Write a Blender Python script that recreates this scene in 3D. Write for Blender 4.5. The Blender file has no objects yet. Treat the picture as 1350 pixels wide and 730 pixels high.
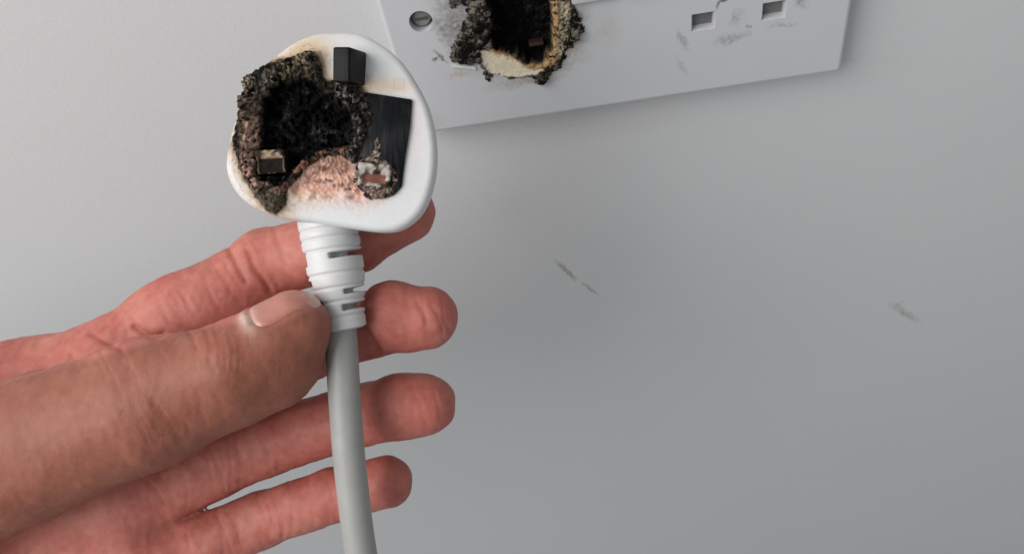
import bpy, bmesh, math, random
import numpy as np
from mathutils import Matrix, Vector

S = bpy.context.scene
C = S.collection
MM = 0.001
random.seed(4)

# ------------------------------------------------------------------ camera
F = 1100.0
CAM = np.array([51.548, -244.001, 179.143])                 # mm, wall face is y = 0
def rot(rv):
    t = np.linalg.norm(rv); k = rv / t
    K = np.array([[0, -k[2], k[1]], [k[2], 0, -k[0]], [-k[1], k[0], 0]])
    return np.eye(3) + math.sin(t) * K + (1 - math.cos(t)) * K @ K
RC = rot(np.array([0.839, 0.025, -0.161])) @ np.array([[1, 0, 0], [0, 0, -1], [0, 1, 0.]])  # rows: right, down, forward
AX = np.array([RC[0], -RC[1], -RC[2]]).T                    # columns: right, up, toward the camera
cam_d = bpy.data.cameras.new('camera')
cam_d.sensor_width = 36.0
cam_d.lens = F / 1350.0 * 36.0
cam_d.clip_start = 0.01
cam_d.clip_end = 50.0
cam = bpy.data.objects.new('camera', cam_d)
C.objects.link(cam)
mw = Matrix.Identity(4)
for r in range(3):
    for c in range(3):
        mw[r][c] = AX[r, c]
    mw[r][3] = CAM[r] * MM
cam.matrix_world = mw
S.camera = cam

# ------------------------------------------------------------------ light
W = bpy.data.worlds.new('World'); S.world = W
W.use_nodes = True
bg = W.node_tree.nodes['Background']
bg.inputs[0].default_value = (0.93, 0.97, 1.0, 1)
bg.inputs[1].default_value = 0.325
def area(name, loc, target, size, power, col):
    l = bpy.data.lights.new(name, 'AREA'); l.shape = 'RECTANGLE'
    l.size, l.size_y = size; l.energy = power; l.color = col
    o = bpy.data.objects.new(name, l); C.objects.link(o)
    o.location = loc
    o.rotation_euler = (Vector(target) - Vector(loc)).to_track_quat('-Z', 'Y').to_euler()
    return o
area('window_light', (-0.52, -0.48, 0.56), (0.03, -0.06, -0.03), (0.75, 0.75), 8.9, (1.0, 0.99, 0.98))
S.view_settings.view_transform = 'Standard'
S.view_settings.look = 'None'
S.view_settings.exposure = 0.0
S.view_settings.gamma = 1.0

# ------------------------------------------------------------------ noise
def _hash(ix, iy, iz, seed):
    h = (ix.astype(np.int64) * 374761393 + iy.astype(np.int64) * 668265263 + iz.astype(np.int64) * 2147483647 + seed * 974711) & 0xFFFFFFFF
    h = ((h ^ (h >> 13)) * 1274126177) & 0xFFFFFFFF
    h = ((h ^ (h >> 16)) * 2246822519) & 0xFFFFFFFF
    return ((h ^ (h >> 15)) & 0xFFFFFF) / float(0xFFFFFF)
def vnoise(p, seed=0):
    i = np.floor(p); f = p - i; f = f * f * (3 - 2 * f); i = i.astype(np.int64)
    out = 0
    for dx in (0, 1):
        for dy in (0, 1):
            for dz in (0, 1):
                w = (f[:, 0] if dx else 1 - f[:, 0]) * (f[:, 1] if dy else 1 - f[:, 1]) * (f[:, 2] if dz else 1 - f[:, 2])
                out = out + w * _hash(i[:, 0] + dx, i[:, 1] + dy, i[:, 2] + dz, seed)
    return out
def fbm(p, scale, octs=4, seed=0):
    """0..1, p in mm, scale in cycles per mm"""
    a, s, tot = 0.5, scale, 0
    out = np.zeros(len(p))
    for k in range(octs):
        out += a * vnoise(p * s + 17.3 * k, seed + k); tot += a
        a *= 0.55; s *= 2.07
    return out / tot
def sstep(a, b, x):
    t = np.clip((x - a) / (b - a), 0, 1)
    return t * t * (3 - 2 * t)
def poly_sd(q, poly):
    """signed distance, negative inside"""
    q = np.asarray(q, float); P = np.asarray(poly, float)
    d = np.full(len(q), 1e9); ins = np.zeros(len(q), bool)
    for i in range(len(P)):
        a, b = P[i], P[(i + 1) % len(P)]
        e = b - a; w = q - a
        t = np.clip((w @ e) / (e @ e + 1e-12), 0, 1)
        d = np.minimum(d, np.hypot(*(w - t[:, None] * e).T))
        c1 = (a[1] > q[:, 1]) != (b[1] > q[:, 1])
        with np.errstate(divide='ignore', invalid='ignore'):
            xx = a[0] + (q[:, 1] - a[1]) / (b[1] - a[1]) * e[0]
        ins ^= c1 & (q[:, 0] < xx)
    return np.where(ins, -d, d)
def seg_d(q, pts):
    d = np.full(len(q), 1e9); P = np.asarray(pts, float)
    for a, b in zip(P[:-1], P[1:]):
        e = b - a; w = q - a
        t = np.clip((w @ e) / (e @ e + 1e-12), 0, 1)
        d = np.minimum(d, np.hypot(*(w - t[:, None] * e).T))
    return d
def crom(pts, n, closed=True):
    P = np.asarray(pts, float); m = len(P); out = []
    segs = m if closed else m - 1
    for i in range(segs):
        if closed:
            p0, p1, p2, p3 = P[(i - 1) % m], P[i], P[(i + 1) % m], P[(i + 2) % m]
        else:
            p0, p1, p2, p3 = P[max(i - 1, 0)], P[i], P[i + 1], P[min(i + 2, m - 1)]
        for k in range(n):
            t = k / n
            out.append(0.5 * ((2 * p1) + (-p0 + p2) * t + (2 * p0 - 5 * p1 + 4 * p2 - p3) * t * t + (-p0 + 3 * p1 - 3 * p2 + p3) * t ** 3))
    if not closed: out.append(P[-1])
    return np.array(out)

def px2plate(px, py, y=-9.0):
    d = RC.T @ np.array([(px - 675) / F, (py - 365) / F, 1.0]); t = (y - CAM[1]) / d[1]
    q = CAM + t * d; return np.array([q[0], q[2]])

# ------------------------------------------------------------------ mesh helpers
def mesh_obj(name, verts, faces, mat, parent=None, cols=None, smooth=True):
    me = bpy.data.meshes.new(name)
    verts = np.asarray(verts, float) * MM
    me.from_pydata(verts.tolist(), [], [tuple(int(i) for i in f) for f in faces])
    if cols is not None:
        at = me.color_attributes.new('tint', 'FLOAT_COLOR', 'POINT')
        c4 = np.ones((len(verts), 4), np.float32); c4[:, :3] = cols
        at.data.foreach_set('color', c4.ravel())
    bm = bmesh.new(); bm.from_mesh(me)
    bmesh.ops.recalc_face_normals(bm, faces=bm.faces)
    bm.to_mesh(me); bm.free()
    me.polygons.foreach_set('use_smooth', [smooth] * len(me.polygons))
    me.materials.append(mat)
    o = bpy.data.objects.new(name, me); C.objects.link(o)
    if parent: o.parent = parent
    return o
def bm_obj(name, bm, mat, parent=None, angle=35):
    bmesh.ops.recalc_face_normals(bm, faces=bm.faces)
    me = bpy.data.meshes.new(name)
    for f in bm.faces: f.smooth = True
    for e in bm.edges:
        if len(e.link_faces) == 2 and e.calc_face_angle(0) > math.radians(angle): e.smooth = False
    bm.to_mesh(me); bm.free()
    me.materials.append(mat)
    o = bpy.data.objects.new(name, me); C.objects.link(o)
    if parent: o.parent = parent
    return o
def box_bm(lo, hi, bevel=0.0, seg=2, bm=None):
    own = bm is None
    b = bmesh.new()
    r = bmesh.ops.create_cube(b, size=1.0)
    lo, hi = np.array(lo, float), np.array(hi, float)
    for v in b.verts:
        v.co = Vector(((lo + hi) / 2 + np.array(v.co) * (hi - lo)) * MM)
    if bevel: bmesh.ops.bevel(b, geom=list(b.edges), offset=bevel * MM, segments=seg, profile=0.5, affect='EDGES')
    return b
def empty(name, mat4):
    o = bpy.data.objects.new(name, None); C.objects.link(o)
    o.empty_display_size = 0.02
    o.matrix_world = mat4
    return o
def tag(o, label, cat, group=None):
    o['label'] = label; o['category'] = cat
    if group: o['group'] = group

# ------------------------------------------------------------------ materials
def new_mat(name):
    m = bpy.data.materials.new(name); m.use_nodes = True
    nt = m.node_tree; return m, nt, nt.nodes['Principled BSDF']
def nd(nt, typ, **kw):
    n = nt.nodes.new(typ)
    for k, v in kw.items():
        if k in n.inputs.keys(): n.inputs[k].default_value = v
        else: setattr(n, k, v)
    return n
def noise(nt, scale, detail=4, rough=0.55, vec=None):
    n = nd(nt, 'ShaderNodeTexNoise'); n.inputs['Scale'].default_value = scale
    n.inputs['Detail'].default_value = detail; n.inputs['Roughness'].default_value = rough
    if vec is not None: nt.links.new(vec, n.inputs['Vector'])
    return n
def ramp(nt, src, stops):
    r = nt.nodes.new('ShaderNodeValToRGB'); e = r.color_ramp.elements
    while len(e) < len(stops): e.new(0.5)
    for el, (p, c) in zip(e, stops):
        el.position = p; el.color = (*c, 1) if len(c) == 3 else c
    nt.links.new(src, r.inputs[0]); return r
def mixc(nt, fac, a, b, mode='MIX'):
    n = nt.nodes.new('ShaderNodeMix'); n.data_type = 'RGBA'; n.blend_type = mode
    for sock, v in ((0, fac), (6, a), (7, b)):
        if hasattr(v, 'is_linked') or hasattr(v, 'links'): nt.links.new(v, n.inputs[sock])
        elif sock == 0: n.inputs[0].default_value = v
        else: n.inputs[sock].default_value = (*v, 1)
    return n.outputs[2]
def mth(nt, op, a, b=None, clamp=False):
    n = nt.nodes.new('ShaderNodeMath'); n.operation = op; n.use_clamp = clamp
    for i, v in enumerate((a, b)):
        if v is None: continue
        if isinstance(v, (int, float)): n.inputs[i].default_value = v
        else: nt.links.new(v, n.inputs[i])
    return n.outputs[0]
def bump(nt, bsdf, h, strength, dist):
    b = nt.nodes.new('ShaderNodeBump'); b.inputs['Strength'].default_value = strength
    b.inputs['Distance'].default_value = dist
    nt.links.new(h, b.inputs['Height']); nt.links.new(b.outputs[0], bsdf.inputs['Normal']); return b
def blotch(nt, co, loc, rotz, sx, sz, soft=1.0):
    """elongated mark on a wall lying in the object's XZ plane; loc in m"""
    mp = nt.nodes.new('ShaderNodeMapping'); mp.vector_type = 'TEXTURE'
    mp.inputs['Location'].default_value = (loc[0], 0, loc[1])
    mp.inputs['Rotation'].default_value = (0, rotz, 0)
    mp.inputs['Scale'].default_value = (sx, 1.0, sz)
    nt.links.new(co, mp.inputs['Vector'])
    g = nt.nodes.new('ShaderNodeTexGradient'); g.gradient_type = 'SPHERICAL'
    nt.links.new(mp.outputs[0], g.inputs[0])
    return mth(nt, 'MULTIPLY', g.outputs['Fac'], soft, True)

def wall_material():
    m, nt, b = new_mat('wall_paint')
    co = nt.nodes.new('ShaderNodeTexCoord').outputs['Object']
    n1 = noise(nt, 9, 5, 0.6, co); n2 = noise(nt, 60, 4, 0.6, co)
    base = mixc(nt, n1.outputs[0], (0.595, 0.595, 0.60), (0.645, 0.645, 0.645))
    base = mixc(nt, mth(nt, 'MULTIPLY', n2.outputs[0], 0.25), base, (0.60, 0.595, 0.585))
    co0 = co
    wv = nt.nodes.new('ShaderNodeVectorMath'); wv.operation = 'MULTIPLY_ADD'
    wn_ = noise(nt, 260, 3, 0.6, co0)
    wv.inputs[1].default_value = (0.0035,) * 3; nt.links.new(wn_.outputs['Color'], wv.inputs[0])
    sb_ = nt.nodes.new('ShaderNodeVectorMath'); sb_.operation = 'SUBTRACT'; sb_.inputs[1].default_value = (0.00175,) * 3
    nt.links.new(co0, wv.inputs[2]); nt.links.new(wv.outputs[0], sb_.inputs[0]); cw = sb_.outputs[0]
    jit = noise(nt, 900, 3, 0.6, co)
    jm = ramp(nt, jit.outputs[0], [(0.38, (0.25,) * 3), (0.6, (1,) * 3)])
    for (p0, p1, wd, k, col) in (
            ((732, 343), (764, 373), 0.0017, 1.5, (0.27, 0.265, 0.245)),
            ((760, 368), (792, 391), 0.0013, 1.2, (0.31, 0.305, 0.285)),
            ((757, 365), (767, 375), 0.0012, 1.2, (0.72, 0.72, 0.70)),
            ((1174, 400), (1212, 425), 0.0026, 1.1, (0.33, 0.325, 0.31)),
            ((1178, 408), (1192, 394), 0.0016, 0.8, (0.38, 0.375, 0.36)),
            ((655, 262), (700, 275), 0.012, 0.22, (0.48, 0.46, 0.42)),
            ((560, 186), (900, 150), 0.011, 0.6, (0.51, 0.49, 0.44)),  # soft brownish shadow under the faceplate, painted into the wall colour
            ((620, 250), (760, 330), 0.02, 0.25, (0.53, 0.52, 0.49))):
        a_, b2 = px2plate(*p0, 0.0) * MM, px2plate(*p1, 0.0) * MM
        dv = b2 - a_; cc = (a_ + b2) / 2
        f = mth(nt, 'MULTIPLY', blotch(nt, cw, cc, -math.atan2(dv[1], dv[0]), np.hypot(*dv) * 0.6, wd, k), jm.outputs[0])
        base = mixc(nt, f, base, col)
    nt.links.new(base, b.inputs['Base Color'])
    b.inputs['Roughness'].default_value = 0.62
    h = mixc(nt, 0.5, noise(nt, 350, 4, 0.6, co).outputs[0], noise(nt, 1400, 3, 0.6, co).outputs[0])
    bump(nt, b, h, 0.3, 0.0004)
    return m
def plate_material():
    m, nt, b = new_mat('socket_plastic')
    co = nt.nodes.new('ShaderNodeTexCoord').outputs['Object']
    n1 = noise(nt, 40, 5, 0.65, co)
    base = mixc(nt, n1.outputs[0], (0.54, 0.545, 0.565), (0.595, 0.60, 0.615))
    wv = nt.nodes.new('ShaderNodeVectorMath'); wv.operation = 'MULTIPLY_ADD'
    wn_ = noise(nt, 300, 4, 0.65, co)
    wv.inputs[1].default_value = (0.006,) * 3; nt.links.new(wn_.outputs['Color'], wv.inputs[0])
    sb_ = nt.nodes.new('ShaderNodeVectorMath'); sb_.operation = 'SUBTRACT'; sb_.inputs[1].default_value = (0.003,) * 3
    nt.links.new(co, wv.inputs[2]); nt.links.new(wv.outputs[0], sb_.inputs[0]); cw = sb_.outputs[0]
    jit = noise(nt, 700, 4, 0.65, co)
    jm = ramp(nt, jit.outputs[0], [(0.30, (0.15,) * 3), (0.62, (1,) * 3)])
    # scuffs round the clean outlet, soot specks round the burnt one, a heat stain low on the left
    for (x, z, a, sx, sz, k, col) in (
            (0.0930, 0.0215, 1.2, 0.0050, 0.0018, 1.3, (0.30, 0.30, 0.30)),
            (0.1085, 0.0195, -0.1, 0.0075, 0.0022, 1.3, (0.31, 0.31, 0.305)),
            (0.1100, 0.0265, 0.5, 0.0030, 0.0045, 0.9, (0.32, 0.32, 0.31)),
            (0.1145, 0.0225, 0.0, 0.0012, 0.0012, 2.5, (0.22, 0.22, 0.22)),
            (0.1255, 0.0215, 0.1, 0.0060, 0.0012, 1.0, (0.33, 0.33, 0.32)),
            (0.1300, 0.0290, 0.8, 0.0045, 0.0020, 1.1, (0.33, 0.33, 0.325)),
            (0.1062, 0.0345, -0.9, 0.0055, 0.0008, 2.6, (0.17, 0.17, 0.17)),
            (0.0925, 0.0120, 1.25, 0.0060, 0.0009, 0.8, (0.36, 0.36, 0.36)),
            (0.0215, 0.0400, 1.3, 0.0110, 0.0045, 0.8, (0.26, 0.235, 0.20)),
            (0.0560, 0.0250, 0.6, 0.0120, 0.0050, 0.7, (0.42, 0.33, 0.22)),
            (0.0300, 0.0360, 0.9, 0.0170, 0.0140, 1.3, (0.12, 0.095, 0.07)),
            (0.0500, 0.0330, -1.2, 0.0220, 0.0150, 1.3, (0.16, 0.12, 0.08)),
            (0.0420, 0.0210, 0.1, 0.0200, 0.0080, 0.9, (0.30, 0.23, 0.15)),
            (0.0400, 0.0150, 0.0, 0.0160, 0.0030, 0.8, (0.35, 0.30, 0.24)),
            (0.0170, 0.0390, 1.2, 0.0080, 0.0030, 1.0, (0.23, 0.225, 0.22)),
            (0.0150, 0.0300, 0.9, 0.0040, 0.0012, 2.0, (0.20, 0.195, 0.19)),
            (0.0130, 0.0285, 0.0, 0.0012, 0.0012, 2.5, (0.15, 0.15, 0.15)),
            (0.0195, 0.0220, 0.0, 0.0060, 0.0022, 1.3, (0.50, 0.42, 0.33)),
            (0.0250, 0.0490, 0.3, 0.0120, 0.0080, 1.0, (0.24, 0.22, 0.19)),
            (0.0035, 0.0050, 0.2, 0.0085, 0.0060, 0.9, (0.52, 0.43, 0.32)),
            (0.0690, 0.0300, 0.0, 0.0060, 0.0090, 0.5, (0.43, 0.36, 0.27))):
        f = mth(nt, 'MULTIPLY', blotch(nt, cw, (x - 0.073, z), a, sx, sz, k), jm.outputs[0])
        base = mixc(nt, f, base, col)
    nt.links.new(base, b.inputs['Base Color'])
    b.inputs['Roughness'].default_value = 0.42
    bump(nt, b, noise(nt, 1200, 3, 0.6, co).outputs[0], 0.12, 0.0002)
    return m
def tint_material(name, rough, spec=0.5, sss=0.0, sss_r=(1, .4, .25), sss_s=0.002, speck=None, bump_s=0.0, bump_sc=900, bump_d=0.0004, coat=0):
    m, nt, b = new_mat(name)
    co = nt.nodes.new('ShaderNodeTexCoord').outputs['Object']
    at = nt.nodes.new('ShaderNodeAttribute'); at.attribute_name = 'tint'
    col = at.outputs['Color']
    if speck:
        n = noise(nt, speck[0], 5, 0.65, co)
        r = ramp(nt, n.outputs[0], [(0.3, (speck[1],) * 3), (0.7, (speck[2],) * 3)])
        lum = ramp(nt, col, [(0.25, (1, 1, 1)), (0.5, (0.12,) * 3)])      # clean plastic is less speckled than char
        col = mixc(nt, lum.outputs[0] if name == 'charred_crust' else 1.0, col, r.outputs[0], 'MULTIPLY')
    nt.links.new(col, b.inputs['Base Color'])
    b.inputs['Roughness'].default_value = rough
    b.inputs['Specular IOR Level'].default_value = spec
    if sss:
        b.inputs['Subsurface Weight'].default_value = sss
        b.inputs['Subsurface Radius'].default_value = sss_r
        b.inputs['Subsurface Scale'].default_value = sss_s
    if name == 'charred_crust':      # some of the char has run and set glossy
        gl = ramp(nt, noise(nt, 260, 3, 0.5, co).outputs[0], [(0.50, (0.9,) * 3), (0.62, (0.32,) * 3)])
        nt.links.new(gl.outputs[0], b.inputs['Roughness'])
        sp_ = ramp(nt, noise(nt, 260, 3, 0.5, co).outputs[0], [(0.50, (0.03,) * 3), (0.62, (0.20,) * 3)])
        nt.links.new(sp_.outputs[0], b.inputs['Specular IOR Level'])
    if bump_s: bump(nt, b, noise(nt, bump_sc, 5, 0.6, co).outputs[0], bump_s, bump_d)
    return m
def plain_material(name, col, rough, metal=0.0, spec=0.5, var=0.15, sc=300, bump_s=0.1, bump_d=0.0003, sss=0):
    m, nt, b = new_mat(name)
    co = nt.nodes.new('ShaderNodeTexCoord').outputs['Object']
    n = noise(nt, sc, 5, 0.6, co)
    c = np.array(col)
    base = mixc(nt, n.outputs[0], tuple(c * (1 - var)), tuple(np.minimum(c * (1 + var), 0.95)))
    nt.links.new(base, b.inputs['Base Color'])
    b.inputs['Roughness'].default_value = rough; b.inputs['Metallic'].default_value = metal
    b.inputs['Specular IOR Level'].default_value = spec
    if sss:
        b.inputs['Subsurface Weight'].default_value = sss; b.inputs['Subsurface Scale'].default_value = 0.001
    if bump_s: bump(nt, b, noise(nt, sc * 3, 4, 0.6, co).outputs[0], bump_s, bump_d)
    return m

M_wall = wall_material()
M_plate = plate_material()
M_plug = tint_material('plug_plastic', 0.38, 0.5, sss=0.15, sss_r=(1, 1, 1), sss_s=0.001, speck=(500, 0.96, 1.02), bump_s=0.05)
M_char = tint_material('charred_crust', 0.9, 0.04, speck=(1100, 0.35, 1.6), bump_s=0.5, bump_sc=1600, bump_d=0.0006)
M_skin = tint_material('skin', 0.55, 0.32, sss=0.35, sss_r=(1.0, 0.32, 0.18), sss_s=0.0022, speck=(420, 0.9, 1.1), bump_s=0.35, bump_sc=1300, bump_d=0.0003)
M_nail = tint_material('nail', 0.3, 0.5, sss=0.2, sss_r=(1.0, 0.4, 0.3), sss_s=0.001, bump_s=0.06, bump_sc=500)
M_grip = plain_material('grip_plastic', (0.62, 0.62, 0.61), 0.42, var=0.04, sss=0.1)
M_cable = plain_material('cable_plastic', (0.345, 0.34, 0.325), 0.45, var=0.16, sc=180, bump_s=0.15, bump_d=0.0004)
def black_material():
    m, nt, b = new_mat('black_plastic')
    co = nt.nodes.new('ShaderNodeTexCoord').outputs['Object']
    mp = nt.nodes.new('ShaderNodeMapping'); mp.inputs['Scale'].default_value = (1.0, 0.16, 0.4); nt.links.new(co, mp.inputs['Vector'])
    n = noise(nt, 420, 4, 0.6, mp.outputs[0]); n2 = noise(nt, 160, 4, 0.6, co)
    f = mth(nt, 'MULTIPLY', ramp(nt, n.outputs[0], [(0.5, (0,) * 3), (0.72, (1,) * 3)]).outputs[0], ramp(nt, n2.outputs[0], [(0.42, (0,) * 3), (0.62, (1,) * 3)]).outputs[0])
    nt.links.new(mixc(nt, f, (0.005, 0.0055, 0.007), (0.05, 0.051, 0.055)), b.inputs['Base Color'])  # grey streaks paint reflections into the black base colour
    b.inputs['Roughness'].default_value = 0.45; b.inputs['Specular IOR Level'].default_value = 0.14
    bump(nt, b, n.outputs[0], 0.5, 0.0006)
    return m
M_black = black_material()
M_dark = plain_material('dark_scale', (0.035, 0.018, 0.012), 0.6, var=0.6, sc=700, bump_s=0.5)
M_screw = plain_material('screw_metal', (0.30, 0.30, 0.29), 0.45, metal=0.6, var=0.3, sc=400)
M_slot = plain_material('slot_shadow', (0.07, 0.07, 0.068), 0.6)
M_shut = plain_material('shutter_plastic', (0.17, 0.17, 0.165), 0.6, var=0.2, sc=500)
M_rocker = plain_material('rocker_plastic', (0.50, 0.50, 0.50), 0.4, var=0.05)

# ------------------------------------------------------------------ wall
bm = box_bm((-6000, 0, -3000), (6000, 100, 2000))
wall = bm_obj('wall', bm, M_wall); wall['kind'] = 'structure'

# ------------------------------------------------------------------ double socket
YF = -9.0
socket = empty('wall_socket', Matrix.Translation((0.073, 0, 0)))
tag(socket, 'white double wall socket with a burnt, melted left outlet, fixed to the grey wall', 'wall socket')
SO = np.array([73.0, 0, 0])
def boolean(obj, cutters):
    for c in cutters:
        md = obj.modifiers.new('cut', 'BOOLEAN'); md.operation = 'DIFFERENCE'; md.object = c; md.solver = 'EXACT'
    dg = bpy.context.evaluated_depsgraph_get()
    me = bpy.data.meshes.new_from_object(obj.evaluated_get(dg))
    obj.modifiers.clear(); obj.data = me
    for c in cutters:
        cm = c.data; bpy.data.objects.remove(c); bpy.data.meshes.remove(cm)
# plate with draft and rounded edges
bm = bmesh.new()
n = 8
def rrect(x0, x1, z0, z1, r, y):
    pts = []
    for cx, cz, a0 in ((x1 - r, z1 - r, 0), (x0 + r, z1 - r, 90), (x0 + r, z0 + r, 180), (x1 - r, z0 + r, 270)):
        for k in range(n + 1):
            a = math.radians(a0 + 90 * k / n); pts.append((cx + r * math.cos(a), y, cz + r * math.sin(a)))
    return [bm.verts.new(Vector(np.array(p) - SO) * MM) for p in pts]
loops = [rrect(-0.7, 146.7, -0.7, 86.7, 1.5, 0.0), rrect(-0.3, 146.3, -0.3, 86.3, 1.3, -7.4)]
for k in range(1, 6):
    a = math.radians(90 * k / 5); q = 1.6 * (1 - math.cos(a))
    loops.append(rrect(-0.3 + q, 146.3 - q, -0.3 + q, 86.3 - q, max(1.3 - q * 0.5, 0.4), -7.4 - 1.6 * math.sin(a)))
m_ = len(loops[0])
for A, B in zip(loops[:-1], loops[1:]):
    for i in range(m_): bm.faces.new((A[i], A[(i + 1) % m_], B[(i + 1) % m_], B[i]))
bm.faces.new(loops[0][::-1]); bm.faces.new(loops[-1])
plate = bm_obj('faceplate', bm, M_plate, socket, 40)
cut = []
def cbox(lo, hi, taper=0.8):
    """pocket cutter, slightly chamfered mouth"""
    b = bmesh.new(); lo = np.array(lo, float); hi = np.array(hi, float)
    ring = []
    for y, e in ((YF - 1.0, taper + 0.6), (YF, taper), (YF + 0.9, 0.0), (hi[1], 0.0)):
        ring.append([b.verts.new(Vector(np.array(p) - SO) * MM) for p in
                     ((lo[0] - e, y, lo[2] - e), (hi[0] + e, y, lo[2] - e), (hi[0] + e, y, hi[2] + e), (lo[0] - e, y, hi[2] + e))])
    for A, B in zip(ring[:-1], ring[1:]):
        for i in range(4): b.faces.new((A[i], A[(i + 1) % 4], B[(i + 1) % 4], B[i]))
    b.faces.new(ring[0][::-1]); b.faces.new(ring[-1])
    o = bm_obj('cutter', b, M_plate, None); o.matrix_world = Matrix.Translation((0.073, 0, 0)); cut.append(o)
OUT = (35.3, 110.7)
slots = []
for xc in OUT:
    for dx, zc, w, h in ((-11.1, 27.2, 6.6, 5.4), (11.1, 27.2, 6.6, 5.4), (0, 49.4, 4.6, 8.6)):
        if xc < 60 and dx >= 0: continue          # swallowed by the melted hole
        lo = (xc + dx - w / 2, YF, zc - h / 2); hi = (xc + dx + w / 2, YF + 4.5, zc + h / 2)
        cbox(lo, hi, 0.45); slots.append((lo, hi))
for sx in (11.6, 134.4):
    b = bmesh.new()
    bmesh.ops.create_cone(b, cap_ends=True, segments=40, radius1=3.7 * MM, radius2=3.7 * MM, depth=8 * MM,
                          matrix=Matrix.Translation(Vector(((sx - 73) * MM, (YF + 1.0) * MM, 43 * MM))) @ Matrix.Rotation(math.radians(90), 4, 'X'))
    o = bm_obj('cutter', b, M_plate); o.matrix_world = Matrix.Translation((0.073, 0, 0)); cut.append(o)
RK = [(58.5, 72.0, 41.2, 61.0), (74.0, 87.5, 41.2, 61.0)]
for x0, x1, z0, z1 in RK:
    cbox((x0, YF, z0), (x1, YF + 3.0, z1), 0.1)
# melted hole
hole = np.array([px2plate(*q) for q in ((641, 2), (650, 30), (644, 52), (655, 66), (675, 70), (700, 84), (722, 80), (731, 62), (733, 30), (727, 2))] +
                [(52.5, 46.0), (49.0, 54.0), (42, 57.5), (35.0, 56.0), (29.5, 50.0)])
hp = crom(hole, 8)
nn = fbm(np.c_[hp, np.zeros(len(hp))], 0.5, 3, 5)
hp = hp + (nn[:, None] - 0.5) * 1.2 * (hp - hp.mean(0)) / np.linalg.norm(hp - hp.mean(0), axis=1)[:, None]
b = bmesh.new()
lp = []
for y, k in ((YF - 3, 1.08), (YF, 1.08), (YF + 3, 1.08), (YF + 8.4, 1.08)):
    ctr = hp.mean(0); q = ctr + (hp - ctr) * k
    lp.append([b.verts.new(Vector((p[0] - 73, y, p[1])) * MM) for p in q])
for A, B in zip(lp[:-1], lp[1:]):
    for i in range(len(A)): b.faces.new((A[i], A[(i + 1) % len(A)], B[(i + 1) % len(A)], B[i]))
b.faces.new(lp[0][::-1]); b.faces.new(lp[-1])
o = bm_obj('cutter', b, M_plate); o.matrix_world = Matrix.Translation((0.073, 0, 0)); cut.append(o)
bpy.context.view_layer.update()
boolean(plate, cut)
bm = bmesh.new(); bm.from_mesh(plate.data)
for f in bm.faces: f.smooth = True
for e in bm.edges:
    e.smooth = not (len(e.link_faces) == 2 and e.calc_face_angle(0) > math.radians(32))
bm.to_mesh(plate.data); bm.free()
wn = plate.modifiers.new('weighted', 'WEIGHTED_NORMAL'); wn.keep_sharp = True

for lo, hi in slots:
    bm_obj('slot_shutter', box_bm(np.array((lo[0] - 0.3, YF + 3.1, lo[2] - 0.3)) - SO, np.array((hi[0] + 0.3, YF + 4.1, hi[2] + 0.3)) - SO), M_shut, socket)
for sx in (11.6, 134.4):
    b = bmesh.new()
    prof = ((2.95, YF + 4.2), (2.95, YF + 2.6), (2.5, YF + 2.0), (1.2, YF + 1.7), (0.0, YF + 1.65))
    rings = []
    for r, y in prof[:-1]:
        rings.append([b.verts.new(Vector((sx - 73 + r * math.cos(k * math.pi / 16), y, 43 + r * math.sin(k * math.pi / 16))) * MM) for k in range(32)])
    for A, B in zip(rings[:-1], rings[1:]):
        for i in range(32): b.faces.new((A[i], A[(i + 1) % 32], B[(i + 1) % 32], B[i]))
    b.faces.new(rings[-1])
    sc = bm_obj('screw', b, M_screw, socket)
    sb = box_bm(np.array((sx - 2.1, YF + 1.55, 42.55)) - SO, np.array((sx + 2.1, YF + 1.9, 43.45)) - SO)
    bm_obj('screw_slot', sb, M_slot, sc)
for x0, x1, z0, z1 in RK:
    b = box_bm(np.array((x0 + 0.35, YF - 0.6, z0 + 0.35)) - SO, np.array((x1 - 0.35, YF + 2.6, z1 - 0.35)) - SO, 0.5, 2)
    for v in b.verts:
        if v.co.y < YF * MM + 0.0003: v.co.y += (v.co.z - (z0 + z1) / 2 * MM) * 0.11 - 0.0006
    bm_obj('rocker_switch', b, M_rocker, socket)

def grid_crust(x, z, keep, xyz, cols, name, mat, parent):
    """grid in two axes turned to a mesh of the kept cells"""
    nx, nz = x.shape
    idx = -np.ones(x.shape, int); 
    k = keep[:-1, :-1] & keep[1:, :-1] & keep[:-1, 1:] & keep[1:, 1:]
    used = np.zeros(x.shape, bool)
    used[:-1, :-1] |= k; used[1:, :-1] |= k; used[:-1, 1:] |= k; used[1:, 1:] |= k
    idx[used] = np.arange(used.sum())
    a, b_ = np.nonzero(k)
    faces = np.c_[idx[a, b_], idx[a + 1, b_], idx[a + 1, b_ + 1], idx[a, b_ + 1]]
    u = used.ravel()
    return mesh_obj(name, xyz[u], faces, mat, parent, cols[u])

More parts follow.
